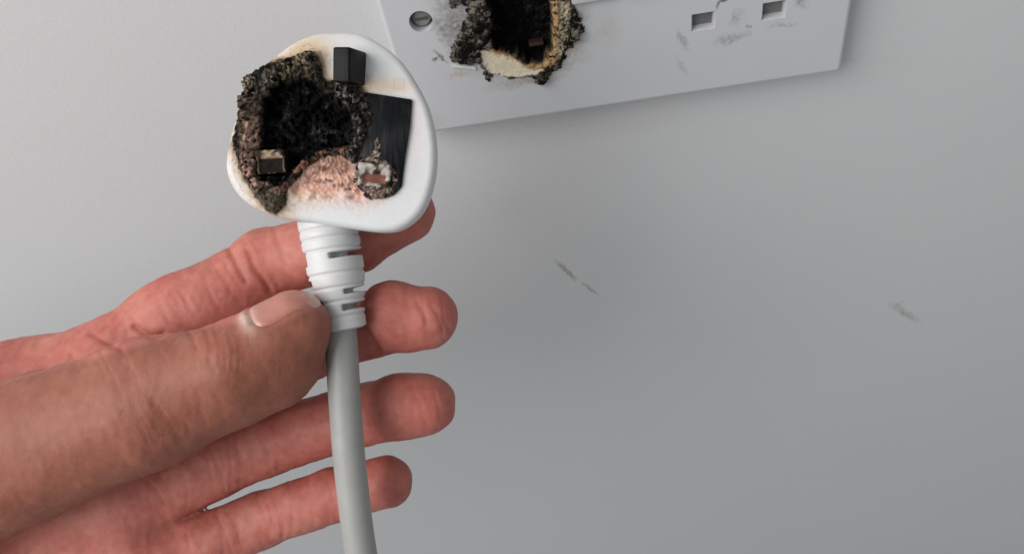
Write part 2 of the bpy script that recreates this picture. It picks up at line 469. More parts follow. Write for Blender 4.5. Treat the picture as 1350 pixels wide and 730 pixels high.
# burnt crust round and in the hole: a rough sheet over the plate that dips through it
def socket_crust():
    px = px2plate
    outer = np.array([px(*q) for q in ((614, 8), (611, 26), (604, 42), (597, 58), (593, 78), (612, 86), (627, 83), (634, 92), (644, 107), (652, 100), (676, 103), (699, 101),
                                       (703, 110), (716, 111), (728, 97), (738, 92), (748, 70), (758, 60), (768, 42), (766, 22), (757, 2))] +
                     [(60.0, 47), (57, 55), (50, 61), (40, 63.5), (30, 61), (23.5, 54), (21.5, 46)])
    outer = crom(outer, 6)
    cream = np.array([px(*q) for q in ((634, 66), (650, 64), (672, 70), (692, 84), (716, 90), (706, 97), (690, 100), (660, 100), (646, 95), (637, 82))])
    tan = np.array([px(*q) for q in ((724, 0), (735, 0), (737, 40), (736, 76), (724, 88), (704, 92), (690, 84), (715, 82), (727, 66), (728, 30))])
    beige = np.array([px(*q) for q in ((737, 0), (750, 0), (750, 30), (745, 60), (738, 78), (735, 60), (738, 30))])
    lumps = [(px(608, 70), 3.6, 2.6), (px(715, 104), 2.6, 2.0), (px(761, 46), 2.4, 2.6), (px(757, 15), 2.6, 2.2), (px(620, 38), 3.2, 1.6), (px(634, 14), 4.0, 1.8)]
    st = 0.3
    gx, gz = np.meshgrid(np.arange(10, 70, st), np.arange(8, 68, st), indexing='ij')
    q = np.c_[gx.ravel(), gz.ravel()]; q3 = np.c_[q, np.zeros(len(q))]
    n1 = fbm(q3, 0.45, 4, 11); n2 = fbm(q3, 1.1, 4, 23); n3 = fbm(q3, 2.2, 3, 31)
    sd = poly_sd(q, outer) + (n1 - 0.5) * 3.0 + (n3 - 0.5) * 1.4
    hs = poly_sd(q, hole) + (n2 - 0.5) * 1.2
    h = np.clip(-sd / 1.6, 0, 1) ** 0.8 * (0.15 + 1.6 * np.abs(n2 - 0.5) + 0.9 * n1)
    for c, r, a in lumps:
        a = a * 0.8
        d = np.hypot(*(q - c).T) + (n2 - 0.5) * 1.6
        h += a * np.exp(-(d / r) ** 2) * np.clip(-sd / 0.8, 0, 1)
    cs = poly_sd(q, cream) + (n2 - 0.5) * 0.8
    cm = sstep(0.5, -0.5, cs)
    h = h * (1 - cm) + cm * (0.25 + 0.25 * n1 + 0.45 * sstep(-1.5, 0.3, cs))
    ts = poly_sd(q, tan) + (n2 - 0.5) * 0.8; tm = sstep(0.5, -0.5, ts)
    h = h * (1 - 0.6 * tm) + tm * 0.5
    bs = poly_sd(q, beige) + (n2 - 0.5) * 0.8; bmk = sstep(0.4, -0.4, bs)
    dip = sstep(-0.1, -1.6, hs)
    h = h * (1 - dip) + dip * (-7.4 + 1.6 * n2)
    h -= 0.3 * sstep(-0.5, 0, sd)
    jx = (fbm(q3, 1.4, 3, 41) - 0.5) * 1.0; jz = (fbm(q3, 1.4, 3, 57) - 0.5) * 1.0
    xyz = np.c_[q[:, 0] + jx - SO[0], YF - 0.03 - h, q[:, 1] + jz]
    # colours: soot black, ash grey, melted cream plastic, heat-browned tan
    black = np.array((0.010, 0.009, 0.008)); ash = np.array((0.20, 0.18, 0.145)); brown = np.array((0.075, 0.05, 0.03))
    col = black + (ash - black) * sstep(0.50, 0.62, n2)[:, None] * (0.1 + 0.9 * sstep(0.42, 0.58, n1))[:, None]
    col = col + (brown - col) * (0.5 * sstep(0.5, 0.7, n2))[:, None]
    ashl = sstep(-3.5, -0.5, sd + (n2 - .5) * 2)[:, None] * sstep(38, 30, q[:, 0])[:, None] * 0.45
    col = col + (np.array((0.30, 0.28, 0.24)) - col) * ashl * sstep(0.42, 0.6, n3)[:, None]
    cr = np.tile(np.array((0.74, 0.66, 0.50)), (len(q), 1)) * (0.92 + 0.16 * n1)[:, None]
    edge = sstep(2.6, 0.4, hs + (n1 - .5))[:, None]
    cr = cr + (np.array((0.42, 0.20, 0.07)) - cr) * edge
    col = col + (cr - col) * (cm * (0.9 + 0.1 * n3))[:, None]
    tc = np.array((0.46, 0.30, 0.15)) * (0.6 + 0.8 * n2)[:, None]
    col = col + (tc - col) * (tm * sstep(0.3, 0.55, n2))[:, None]
    bc = np.array((0.38, 0.32, 0.22)) * (0.35 + 1.3 * n2)[:, None]
    col = col + (bc - col) * (bmk * sstep(0.35, 0.55, n3))[:, None]
    lit_edge = sstep(1.9, 0.6, np.hypot((q[:, 0] - px(611, 88)[0]) / 2.0, q[:, 1] - px(611, 88)[1]) * 1.0 + (n3 - 0.5))  # bright lit lower edge of the slot, painted into the crust colour
    col = col + (np.array((0.75, 0.70, 0.66)) - col) * lit_edge[:, None] * 0.9
    pit = (sstep(0.3, -0.5, hs + (n2 - .5) * 1.4) * (1 - 0.8 * tm * sstep(-3, -1.2, hs)))[:, None]
    col = col * (1 - pit) + np.array((0.0045, 0.004, 0.004)) * pit
    grid_crust(gx, gz, (sd < 0).reshape(gx.shape), xyz, col, 'melted_crust', M_char, socket)
socket_crust()
g = px2plate(707, 57, -4.5)
a_, b2 = px2plate(596, 86), px2plate(627, 89)
bl = bmesh.new()
vv = []
for (x, z) in (a_, (a_ + b2) / 2 + np.array((0, 0.15)), b2):
    vv.append([bl.verts.new(Vector((x - 73, y, z + dz)) * MM) for y, dz in ((YF + 0.5, 0.5), (YF - 0.35, 0.45), (YF - 0.75, -0.5), (YF - 0.3, -1.1), (YF + 0.5, -1.1))])
for A, B in zip(vv[:-1], vv[1:]):
    for i in range(5): bl.faces.new((A[i], A[(i + 1) % 5], B[(i + 1) % 5], B[i]))
bl.faces.new(vv[0]); bl.faces.new(vv[-1][::-1])
bm_obj('slot_lip', bl, M_grip, socket, 50)  # raised sloped lip, added to catch light as the slot's bright ledge
bm_obj('brass_contact', box_bm(np.array((g[0] - 2.4, -5.4, g[1] - 0.6)) - SO, np.array((g[0] + 2.4, -2.0, g[1] + 0.5)) - SO, 0.2), M_dark, socket)

# ------------------------------------------------------------------ held things: frame facing the camera's side
D0 = 200.0
OH = CAM + RC[2] * D0
def P(px, py, z=0.0):
    d = D0 - z
    return np.array([(px - 675) * d / F, -(py - 365) * d / F, z])
def topx(v):
    d = D0 - v[:, 2]
    return np.c_[675 + v[:, 0] * F / d, 365 - v[:, 1] * F / d]
ORG = P(435, 178, 0)
mh = mw.copy()
for r in range(3): mh[r][3] = (OH[r] + AX[r] @ ORG) * MM
def L(a): return np.asarray(a, float) - ORG

plug = empty('burnt_plug', mh)
tag(plug, 'white three-pin plug with a charred, melted face, held up in the hand', 'plug')

OUTL = [(411, 44), (436, 41), (473, 43), (502, 57), (527, 78), (547, 106), (564, 139), (573, 176), (575, 213), (569, 250), (555, 281), (531, 301), (505, 306),
        (465, 302), (416, 295), (362, 286), (328, 271), (306, 249), (296, 222), (299, 191), (309, 154), (323, 117), (343, 88), (364, 70), (387, 54)]
CRUST = [(322, 119), (320, 106), (333, 97), (345, 92), (358, 85), (372, 79), (390, 76), (402, 69), (413, 67), (420, 74), (424, 90), (428, 104), (438, 108), (455, 112), (476, 115),
         (486, 126), (494, 150), (489, 172), (482, 190), (480, 214), (466, 216), (452, 206), (430, 206), (412, 216), (398, 230), (384, 244), (378, 258), (376, 272), (363, 283), (350, 277),
         (338, 260), (322, 238), (312, 208), (305, 190), (310, 168), (317, 152), (316, 134)]
PIT = [(372, 112), (402, 110), (440, 134), (462, 152), (466, 182), (450, 200), (424, 206), (404, 220), (388, 236), (366, 236), (342, 230), (340, 206), (352, 188), (348, 160), (352, 134)]
PINK = [(412, 214), (432, 204), (456, 206), (474, 214), (476, 236), (500, 258), (474, 264), (452, 258), (420, 260), (392, 262), (382, 250), (396, 234)]
def plug_body():
    o = crom([P(*q)[:2] for q in OUTL], 10)
    ctr = P(436, 180)[:2]
    # resample by angle
    a = np.unwrap(np.arctan2(*(o - ctr).T[::-1])); r = np.hypot(*(o - ctr).T)
    if a[-1] < a[0]: a, r = a[::-1], r[::-1]
    NT = 320
    th = np.arange(NT) * 2 * np.pi / NT
    ap = np.r_[a - 2 * np.pi, a, a + 2 * np.pi]; rp = np.r_[r, r, r]
    R_ = np.interp(np.mod(th - a[0], 2 * np.pi) + a[0], ap, rp)
    dirs = np.c_[np.cos(th), np.sin(th)]
    rings = []
    for s in np.linspace(0.03, 1, 84): rings.append((None, s, 0.0))
    inset = 1.7
    for ins, z in ((1.35, -0.07), (0.95, -0.22), (0.6, -0.5), (0.3, -0.9), (0.1, -1.5), (0.0, -2.4), (0.0, -4.4), (0.25, -5.4), (0.9, -6.1), (1.3, -6.8), (1.5, -9), (3.0, -12), (6.0, -14.4), (10, -15.8), (16, -16.6)):
        rings.append((ins, None, z))
    V = []
    for ins, s, z in rings:
        rr = (R_ - inset) * s if s is not None else R_ - np.minimum(ins, R_ * 0.8)
        V.append(np.c_[ctr + dirs * rr[:, None], np.full(NT, z)])
    V = np.concatenate(V)
    V = np.r_[V, [[*ctr, 0.0]], [[*ctr, -16.8]]]
    nr = len(rings); Fc = []
    for i in range(nr - 1):
        for k in range(NT):
            Fc.append((i * NT + k, i * NT + (k + 1) % NT, (i + 1) * NT + (k + 1) % NT, (i + 1) * NT + k))
    c0, c1 = nr * NT, nr * NT + 1
    for k in range(NT):
        Fc.append((c0, k, (k + 1) % NT)); Fc.append((c1, (nr - 1) * NT + (k + 1) % NT, (nr - 1) * NT + k))
    front = V[:, 2] > -1.5
    q = topx(V); mmq = V[:, :2]
    n1 = fbm(V * [1, 1, 0.2], 0.35, 4, 3); n2 = fbm(V, 1.0, 4, 9); n3 = fbm(V, 2.6, 3, 13)
    crp = np.array([P(*k)[:2] for k in CRUST]); pk = np.array([P(*k)[:2] for k in PINK])
    sc = poly_sd(mmq, crp); sp = poly_sd(mmq, pk)
    sink = sstep(-1.6, -3.2, sc + (n2 - .5)) * front
    V[:, 2] -= sink * 7.0
    V[:, 2] += front * sstep(1.5, -0.5, sp) * ((n1 - 0.5) * 2.2 + (n2 - .5) * 0.5 + 0.1)      # blistered, melted part
    V[:, 2] += front * sstep(5, 1, sp) * (n3 - 0.5) * 0.25
    white = np.array((0.67, 0.67, 0.672))
    col = np.tile(white, (len(V), 1))
    def stain(c, m):
        nonlocal col
        col = col + (np.array(c) - col) * np.clip(m, 0, 1)[:, None]
    stain((0.66, 0.50, 0.30), front * np.exp(-np.hypot((q[:, 0] - 405) / 34, (q[:, 1] - 62) / 20) ** 2) * (0.45 + 0.6 * n1))
    stain((0.60, 0.40, 0.22), front * np.exp(-np.hypot((q[:, 0] - 512) / 26, (q[:, 1] - 113) / 11) ** 2) * (0.2 + 0.8 * n1))
    stain((0.62, 0.44, 0.26), front * sstep(4.2, 0.2, sc + (n1 - 0.5) * 6) * 0.75)
    stain((0.20, 0.115, 0.06), front * sstep(1.3, -0.2, sc + (n1 - 0.5) * 3 + (n2 - .5) * 1.5) * 0.8)
    stain((0.70, 0.54, 0.54), front * np.exp(-np.hypot((q[:, 0] - 548) / 10, (q[:, 1] - 170) / 60) ** 2) * 0.35)
    stain((0.60, 0.36, 0.30), front * sstep(4.5, -0.5, sp + (n1 - .5) * 4) * (0.25 + 0.5 * n2))
    salmon = np.array((0.58, 0.26, 0.19)) + (np.array((0.70, 0.42, 0.30)) - np.array((0.58, 0.26, 0.19))) * n1[:, None]
    m = front * sstep(1.6, -2.6, sp + (n2 - .5) * 3 + (n1 - .5) * 4)
    col = col + (salmon - col) * (m * 0.95)[:, None]
    stain((0.09, 0.035, 0.025), front * sstep(1.5, -1.0, sp) * sstep(0.55, 0.66, n2 + 0.24 * sstep(4.5, -0.5, sc)) * 0.9)
    stain((0.36, 0.17, 0.11), front * sstep(1.0, -1.0, sp) * sstep(5.0, 0.5, sc + (n1 - .5) * 4) * 0.7)
    stain((0.70, 0.55, 0.40), front * np.exp(-np.hypot((q[:, 0] - 400) / 40, (q[:, 1] - 262) / 9) ** 2) * (0.3 + 0.6 * n2))
    stain((0.74, 0.68, 0.63), front * sstep(0, 3, sp) * sstep(5, 2, sp) * sstep(0.55, 0.65, n3) * 0.5)
    stain((0.015, 0.012, 0.010), front * sstep(0.35, -0.6, sc + (n2 - .5) * 1.5))
    # small embossed square left of the edge, browned
    sq = np.maximum(np.abs(q[:, 0] - 526) / 6.5, np.abs(q[:, 1] - 111) / 6.5)
    stain((0.45, 0.32, 0.18), front * np.exp(-((sq - 1) / 0.16) ** 2) * 0.35)
    # spalls and fine soot specks
    stain((0.20, 0.15, 0.12), front * sstep(6, 0, sc) * sstep(0.66, 0.72, n3) * 0.7)
    body = mesh_obj('plug_body', L(V), Fc, M_plug, plug, col)
    return body
plug_body()

def plug_crust():
    crp = np.array([P(*k)[:2] for k in CRUST]); pit = np.array([P(*k)[:2] for k in PIT]); pk = np.array([P(*k)[:2] for k in PINK])
    lo, hi = crp.min(0) - 3, crp.max(0) + (10, 3); st = 0.2
    gx, gy = np.meshgrid(np.arange(lo[0], hi[0], st), np.arange(lo[1], hi[1], st), indexing='ij')
    q = np.c_[gx.ravel(), gy.ravel()]; q3 = np.c_[q, np.zeros(len(q))]
    n1 = fbm(q3, 0.4, 4, 61); n2 = fbm(q3, 1.0, 4, 67); n3 = fbm(q3, 2.3, 3, 71); n4 = fbm(q3, 1.7, 3, 79)
    sd = poly_sd(q, crp) + (n2 - 0.5) * 1.6 + (n3 - 0.5) * 1.2
    sd2 = poly_sd(q, np.array([P(*k)[:2] for k in ((472, 212), (490, 204), (497, 178), (503, 180), (504, 208), (522, 216), (527, 238), (521, 257), (500, 265), (478, 258), (466, 240))])) + (n2 - 0.5) * 1.8 + (n3 - 0.5) * 1.4
    pin_m = sstep(0.4, -0.6, sd2)
    sd = np.minimum(sd, sd2)
    pd = poly_sd(q, pit) - 1.1 + (n1 - 0.5) * 3.4 + (n2 - .5) * 1.6 + 1.4 * sstep(350, 336, topx(q3)[:, 0]) + 1.0 * sstep(100, 88, topx(q3)[:, 1])
    pd += 2.2 * sstep(3.5, 0.5, poly_sd(q, pk))
    pxq = topx(q3)
    ridg = 1 - np.abs(n2 - 0.5) * 4
    h = np.clip(-sd / 1.0, 0, 1) ** 0.6 * (0.5 + 1.3 * n1 + 1.2 * np.clip(ridg, 0, 1) * n4 + 0.9 * (n3 - .5))
    # a taller wall of char along the top left
    top = np.exp(-(seg_d(pxq, [(326, 150), (330, 112), (356, 94), (396, 82), (414, 80)]) / 16) ** 2)
    h += top * (1.6 + 1.2 * n2) * np.clip(-sd / 1.0, 0, 1)
    rib = np.exp(-(seg_d(pxq, [(324, 140), (328, 180), (326, 215), (345, 250), (366, 272)]) / 9) ** 2)
    h += rib * (1.2 + 1.5 * n4) * np.clip(-sd / 0.8, 0, 1)
    right = np.exp(-(seg_d(pxq, [(450, 122), (474, 146), (474, 182), (466, 205)]) / 9) ** 2)
    h += right * 1.3 * n4
    dip = sstep(0.8, -3.0, pd)
    h = h * (1 - dip) + dip * (-4.6 + 3.2 * n2 + 1.2 * np.clip(ridg, 0, 1))
    h = h * (1 - 0.7 * pin_m) + pin_m * 0.75
    h -= 0.5 * sstep(-0.6, 0, sd)
    j = np.c_[fbm(q3, 1.3, 3, 83) - 0.5, fbm(q3, 1.3, 3, 89) - 0.5] * 1.1
    xyz = np.c_[q + j * (h > -1)[:, None], h + 0.05]
    black = np.array((0.010, 0.009, 0.009))
    olive = np.array((0.29, 0.225, 0.15)); grey = np.array((0.19, 0.175, 0.15)); pinkb = np.array((0.42, 0.26, 0.20))
    col = black + (np.array((0.045, 0.03, 0.018)) - black) * sstep(0.5, 0.65, n2)[:, None]
    def put(c, m):
        nonlocal col
        col = col + (np.asarray(c) - col) * np.clip(m, 0, 1)[:, None]
    put(olive, (top * 0.95) * sstep(0.44, 0.6, n3 * 0.6 + n1 * 0.4))
    put(black, right * 0.7)
    put(grey, right * sstep(0.54, 0.64, n4) * 0.95)
    put(grey, np.exp(-np.hypot((pxq[:, 0] - 352) / 14, (pxq[:, 1] - 108) / 12) ** 2) * sstep(0.4, 0.55, n3))
    strip = np.exp(-(seg_d(pxq, [(334, 146), (334, 200), (328, 222), (340, 246)]) / 8.5) ** 2)
    put(pinkb, strip * sstep(0.36, 0.55, n4) * 1.0)
    put(np.array((0.62, 0.42, 0.31)), np.exp(-np.hypot((pxq[:, 0] - 334) / 7, (pxq[:, 1] - 178) / 12) ** 2) * sstep(0.4, 0.6, n2))
    drip = sstep(246, 262, pxq[:, 1]) * sstep(400, 380, pxq[:, 0])
    put(np.array((0.13, 0.11, 0.075)), drip * (0.5 + 0.5 * sstep(0.4, 0.6, n2)))
    put(np.array((0.30, 0.20, 0.16)), np.exp(-(seg_d(pxq, [(350, 240), (372, 254)]) / 6) ** 2) * sstep(0.35, 0.6, n4))
    low = np.exp(-(seg_d(pxq, [(372, 244), (398, 222), (420, 206), (450, 202)]) / 10) ** 2)
    put(np.array((0.20, 0.085, 0.055)), low * sstep(0.42, 0.6, n2))
    put(np.array((0.15, 0.10, 0.08)), pin_m * sstep(0.40, 0.58, n4))
    put(np.array((0.34, 0.27, 0.23)), pin_m * sstep(0.56, 0.66, n3))
    put(black, (top + 0.5 * right) * sstep(0.52, 0.60, n1))
    tan = sstep(-1.0, 0.0, sd) * sstep(0.45, 0.6, n3)
    put(np.array((0.30, 0.23, 0.14)), tan * 0.6)
    pm = sstep(0.6, -1.0, pd)[:, None]
    col = col * (1 - pm) + np.array((0.004, 0.004, 0.004)) * pm
    grid_crust(gx, gy, (sd < 0).reshape(gx.shape), L(xyz), col, 'charred_crust', M_char, plug)
plug_crust()

b = bmesh.new()
ring = [(479, 121), (543, 131), (540, 168), (534, 205), (529, 246), (519, 257), (500, 262), (474, 250), (470, 200)]
A = [b.verts.new(Vector(L(P(*q, 0.9))) * MM) for q in ring]; B = [b.verts.new(Vector(L(np.r_[P(*q, 0.9)[:2], -2.0])) * MM) for q in ring]
b.faces.new(A); b.faces.new(B[::-1])
for i in range(len(ring)): b.faces.new((A[i], B[i], B[(i + 1) % len(ring)], A[(i + 1) % len(ring)]))
bmesh.ops.bevel(b, geom=list(b.edges), offset=0.3 * MM, segments=2, profile=0.5, affect='EDGES')
fuse = bm_obj('fuse_cover', b, M_black, plug)
# earth pin: 4 x 8 mm, insulated black, standing out toward the viewer and charred at the root
b = box_bm((-2.15, -4.0, -1.0), (2.15, 4.0, 8.3), 0.5, 3)
ep = bm_obj('earth_pin', b, M_black, plug)
ep.location = Vector(L(P(470, 91, 0.0))) * MM
ep.rotation_euler = (math.radians(8), math.radians(-14), math.radians(-4))
# stubs of the live and neutral pins, burnt back
def stub(c, size, z, rz, top, core, seed, win):
    """burnt-back pin: a rough little block, its soot and bare metal in patches"""
    bb = bmesh.new(); bmesh.ops.create_cube(bb, size=1.0)
    bmesh.ops.subdivide_edges(bb, edges=list(bb.edges), cuts=11, use_grid_fill=True)
    V = np.array([v.co[:] for v in bb.verts]); Fs = [[v.index for v in f.verts] for f in bb.faces]; bb.free()
    sx, sy = size; V = V * (sx, sy, 6.0) + (0, 0, -3.0)
    n1 = fbm(V + seed, 0.6, 3, 7); n2 = fbm(V + seed, 1.5, 3, 8)
    wx = np.maximum(np.abs(V[:, 0]) / (sx / 2 - win[0]), np.abs(V[:, 1] + win[2]) / (sy / 2 - win[1]))
    inw = sstep(1.12, 0.9, wx) * (V[:, 2] > -0.3)
    soot = np.clip(sstep(0.48, 0.62, n1) + sstep(-0.4, -1.6, V[:, 2]), 0, 1)[:, None]
    col = np.asarray(top) * (0.7 + 0.6 * n2)[:, None]
    col = col * (1 - soot) + np.array((0.03, 0.022, 0.016)) * soot
    col = col * (1 - inw[:, None]) + np.asarray(core) * (0.5 + n2)[:, None] * inw[:, None]
    V[:, 2] -= 0.8 * inw
    V = V + (np.stack([fbm(V + seed + k * 9, 0.7, 3, 50 + k) for k in range(3)], 1) - 0.5) * 0.7
    o = mesh_obj('pin', V, Fs, M_pin, plug, col)
    o.location = Vector(L(P(*c, z))) * MM; o.rotation_euler = (math.radians(8), 0, math.radians(rz))
    return o
M_pin = tint_material('scorched_pin', 0.6, 0.06, speck=(900, 0.7, 1.2), bump_s=0.4)
p1 = stub((356, 213), (6.4, 5.4), 2.6, 3, (0.40, 0.30, 0.20), (0.016, 0.010, 0.008), 3.0, (0.1, 0.9, 1.2))
p2 = stub((493, 231), (7.6, 5.2), 2.7, -5, (0.46, 0.41, 0.37), (0.20, 0.085, 0.06), 11.0, (1.0, 1.5, 0.9))
p1['label'] = 'brown scorched left pin stub'
p2['label'] = 'grey metal right pin stub with a rusty centre'

# strain relief
def cord_grip():
    a, c = P(431, 288, -8.6), P(456, 434, -9.0)
    ax = (c - a); Ln = np.linalg.norm(ax); ax /= Ln
    u = np.cross(ax, [0, 0, 1.0]); u /= np.linalg.norm(u); w = np.cross(u, ax)   # u: to the left on screen or right; w: toward viewer
    if u[0] < 0: u = -u
    if w[2] < 0: w = -w
    NT, NL = 120, 190
    t = np.linspace(0, 1, NL); th = np.arange(NT) * 2 * np.pi / NT
    T, TH = np.meshgrid(t, th, indexing='ij')
    rad = 7.35 - 0.25 * sstep(0.05, 0.5, T) - 1.9 * sstep(0.42, 1.0, T)
    # shallow grooves all round, deep slots alternating right / left
    py = 288 + T * 146
    for yc, wd, dp in ((302, 2.2, 0.3), (314, 2.0, 0.3), (329, 2.0, 0.35), (360, 2.0, 0.4), (378, 2.0, 0.35), (396, 2.0, 0.35), (416, 2.0, 0.35)):
        rad = rad - dp * np.exp(-((py - yc) / wd) ** 2)
    ang = np.degrees(np.arctan2(np.sin(TH), np.cos(TH)))   # 0 = right (u), 90 = toward viewer
    def slot(y0, y1, a0, a1, dp):
        nonlocal rad
        am = (ang - a0) % 360 / ((a1 - a0) % 360 + 1e-9)
        m = sstep(y0 - 2, y0 + 0.5, py) * sstep(y1 + 2, y1 - 0.5, py) * sstep(0, 0.05, am) * sstep(1, 0.95, am) * (am <= 1)
        rad = rad - dp * m
    slot(335, 340, -80, 88, 3.6); slot(331, 345, 145, 225, 4.6)
    slot(367, 374, 145, 225, 3.2); slot(383, 387, -85, 70, 3.0); slot(402, 408, -60, 80, 2.6); slot(394, 400, 130, 220, 2.2)
    rad = np.where(T > 0.985, rad - (T - 0.985) / 0.015 * 1.0, rad)
    Pt = a + ax * (T * Ln)[..., None] + u * (rad * np.cos(TH))[..., None] + w * (rad * np.sin(TH))[..., None]
    V = Pt.reshape(-1, 3); Fc = []
    for i in range(NL - 1):
        for k in range(NT):
            Fc.append((i * NT + k, i * NT + (k + 1) % NT, (i + 1) * NT + (k + 1) % NT, (i + 1) * NT + k))
    Fc.append(list(range(NT))); Fc.append([(NL - 1) * NT + k for k in range(NT)])
    return mesh_obj('cord_grip', L(V), Fc, M_grip, plug)
cord_grip()
def tube(name, pts, r, mat, parent, nt=40, n=16):
    c = crom(pts, n, False); V = []; Fc = []
    ref = np.array((1.0, 0, 0.0))
    for i in range(len(c)):
        tg = c[min(i + 1, len(c) - 1)] - c[max(i - 1, 0)]; tg /= np.linalg.norm(tg)
        u = ref - tg * (ref @ tg); u /= np.linalg.norm(u); w = np.cross(tg, u)
        for k in range(nt):
            a = 2 * np.pi * k / nt; V.append(c[i] + r * (u * math.cos(a) + w * math.sin(a)))
    for i in range(len(c) - 1):
        for k in range(nt): Fc.append((i * nt + k, i * nt + (k + 1) % nt, (i + 1) * nt + (k + 1) % nt, (i + 1) * nt + k))
    Fc.append(list(range(nt))); Fc.append([(len(c) - 1) * nt + k for k in range(nt)])
    return mesh_obj(name, L(V), Fc, mat, parent)
tube('cable', [P(446, 400, -9), P(450, 450, -9.2), P(454, 520, -9.5), P(462, 620, -11), P(478, 740, -14), P(505, 860, -22), P(560, 1010, -40)], 4.05, M_cable, plug)

# ------------------------------------------------------------------ hand
def cap(p, a, b, ra, rb):
    pa = p - a; ba = b - a
    h = np.clip((pa @ ba) / (ba @ ba), 0, 1)
    return np.sqrt(((pa - h[:, None] * ba) ** 2).sum(1)) - (ra + (rb - ra) * h)
def ball(p, c, r, sc=(1, 1, 1)):
    return (np.sqrt((((p - c) / np.array(sc)) ** 2).sum(1)) - r) * min(sc)
def smin(a, b, k):
    h = np.clip(0.5 + 0.5 * (b - a) / k, 0, 1)
    return b * (1 - h) + a * h - k * h * (1 - h)
J = dict(
    index=[(P(148, 478, -30), 11.0), (P(352, 348, -31), 9.6), (P(470, 316, -25.5), 8.6), (P(534, 281, -26), 8.1)],
    middle=[(P(150, 575, -36), 11.2), (P(345, 480, -37), 9.8), (P(484, 428, -25.5), 8.7), (P(562, 419, -19), 8.4)],
    ring=[(P(165, 665, -38), 10.6), (P(352, 582, -42), 9.4), (P(484, 545, -32), 8.4), (P(562, 533, -26), 8.1)],
    pinky=[(P(190, 750, -36), 9.6), (P(345, 685, -40), 8.0), (P(440, 652, -34), 7.4), (P(510, 634, -30), 7.1)],
    thumb=[(P(190, 514, -4), 12.6), (P(306, 484, 1), 10.8), (P(388, 430, -1), 8.7)])
PALM = [(P(20, 530, -34), P(148, 480, -30), 14.5, 12.0), (P(0, 600, -38), P(150, 575, -36), 14.5, 12.5), (P(0, 680, -40), P(165, 665, -38), 14.5, 12), (P(20, 770, -40), P(190, 750, -36), 14, 11),
        (P(-150, 640, -30), P(20, 530, -30), 19, 15), (P(-150, 690, -30), P(20, 770, -38), 18, 15), (P(-150, 660, -32), P(0, 640, -38), 20, 15),
        (P(-420, 770, -30), P(-150, 660, -30), 24, 22), (P(-420, 770, -30), P(-900, 990, -28), 24, 31),
        (P(-120, 650, -16), P(190, 535, -5), 21.0, 14.5)]
def hand_sdf(p):
    palm = None
    for a, b_, ra, rb in PALM:
        d = cap(p, a, b_, ra, rb); palm = d if palm is None else smin(palm, d, 7.0)
    out = palm
    for n_, ch in J.items():
        f = None
        for (a, ra), (b_, rb) in zip(ch[:-1], ch[1:]):
            d = cap(p, a, b_, ra, rb); f = d if f is None else smin(f, d, 2.0)
        if n_ == 'middle':
            f = smin(f, ball(p, P(518, 412, -18), 8.1, (1.1, 1.08, 0.9)), 2.0)
            f = smin(f, ball(p, P(432, 446, -26), 8.0), 3.0)
        if n_ == 'ring':
            f = smin(f, ball(p, P(526, 532, -25), 7.6, (1.15, 1.04, 0.9)), 4.0)
        if n_ == 'index':
            f = smin(f, ball(p, P(258, 406, -27), 8.6, (2.0, 1, 0.8)), 5.0)
            f = smin(f, ball(p, P(418, 330, -24), 7.2, (1.3, 1, 0.8)), 3.0)
        if n_ == 'thumb':
            f = smin(f, ball(p, P(378, 462, -4), 9.2), 3.0); f = smin(f, cap(p, P(200, 540, -5), P(360, 487, -5), 13.6, 9.8), 6.0)
        f = smin(f, palm, 6.0)
        out = smin(out, f, 1.3)
    return out
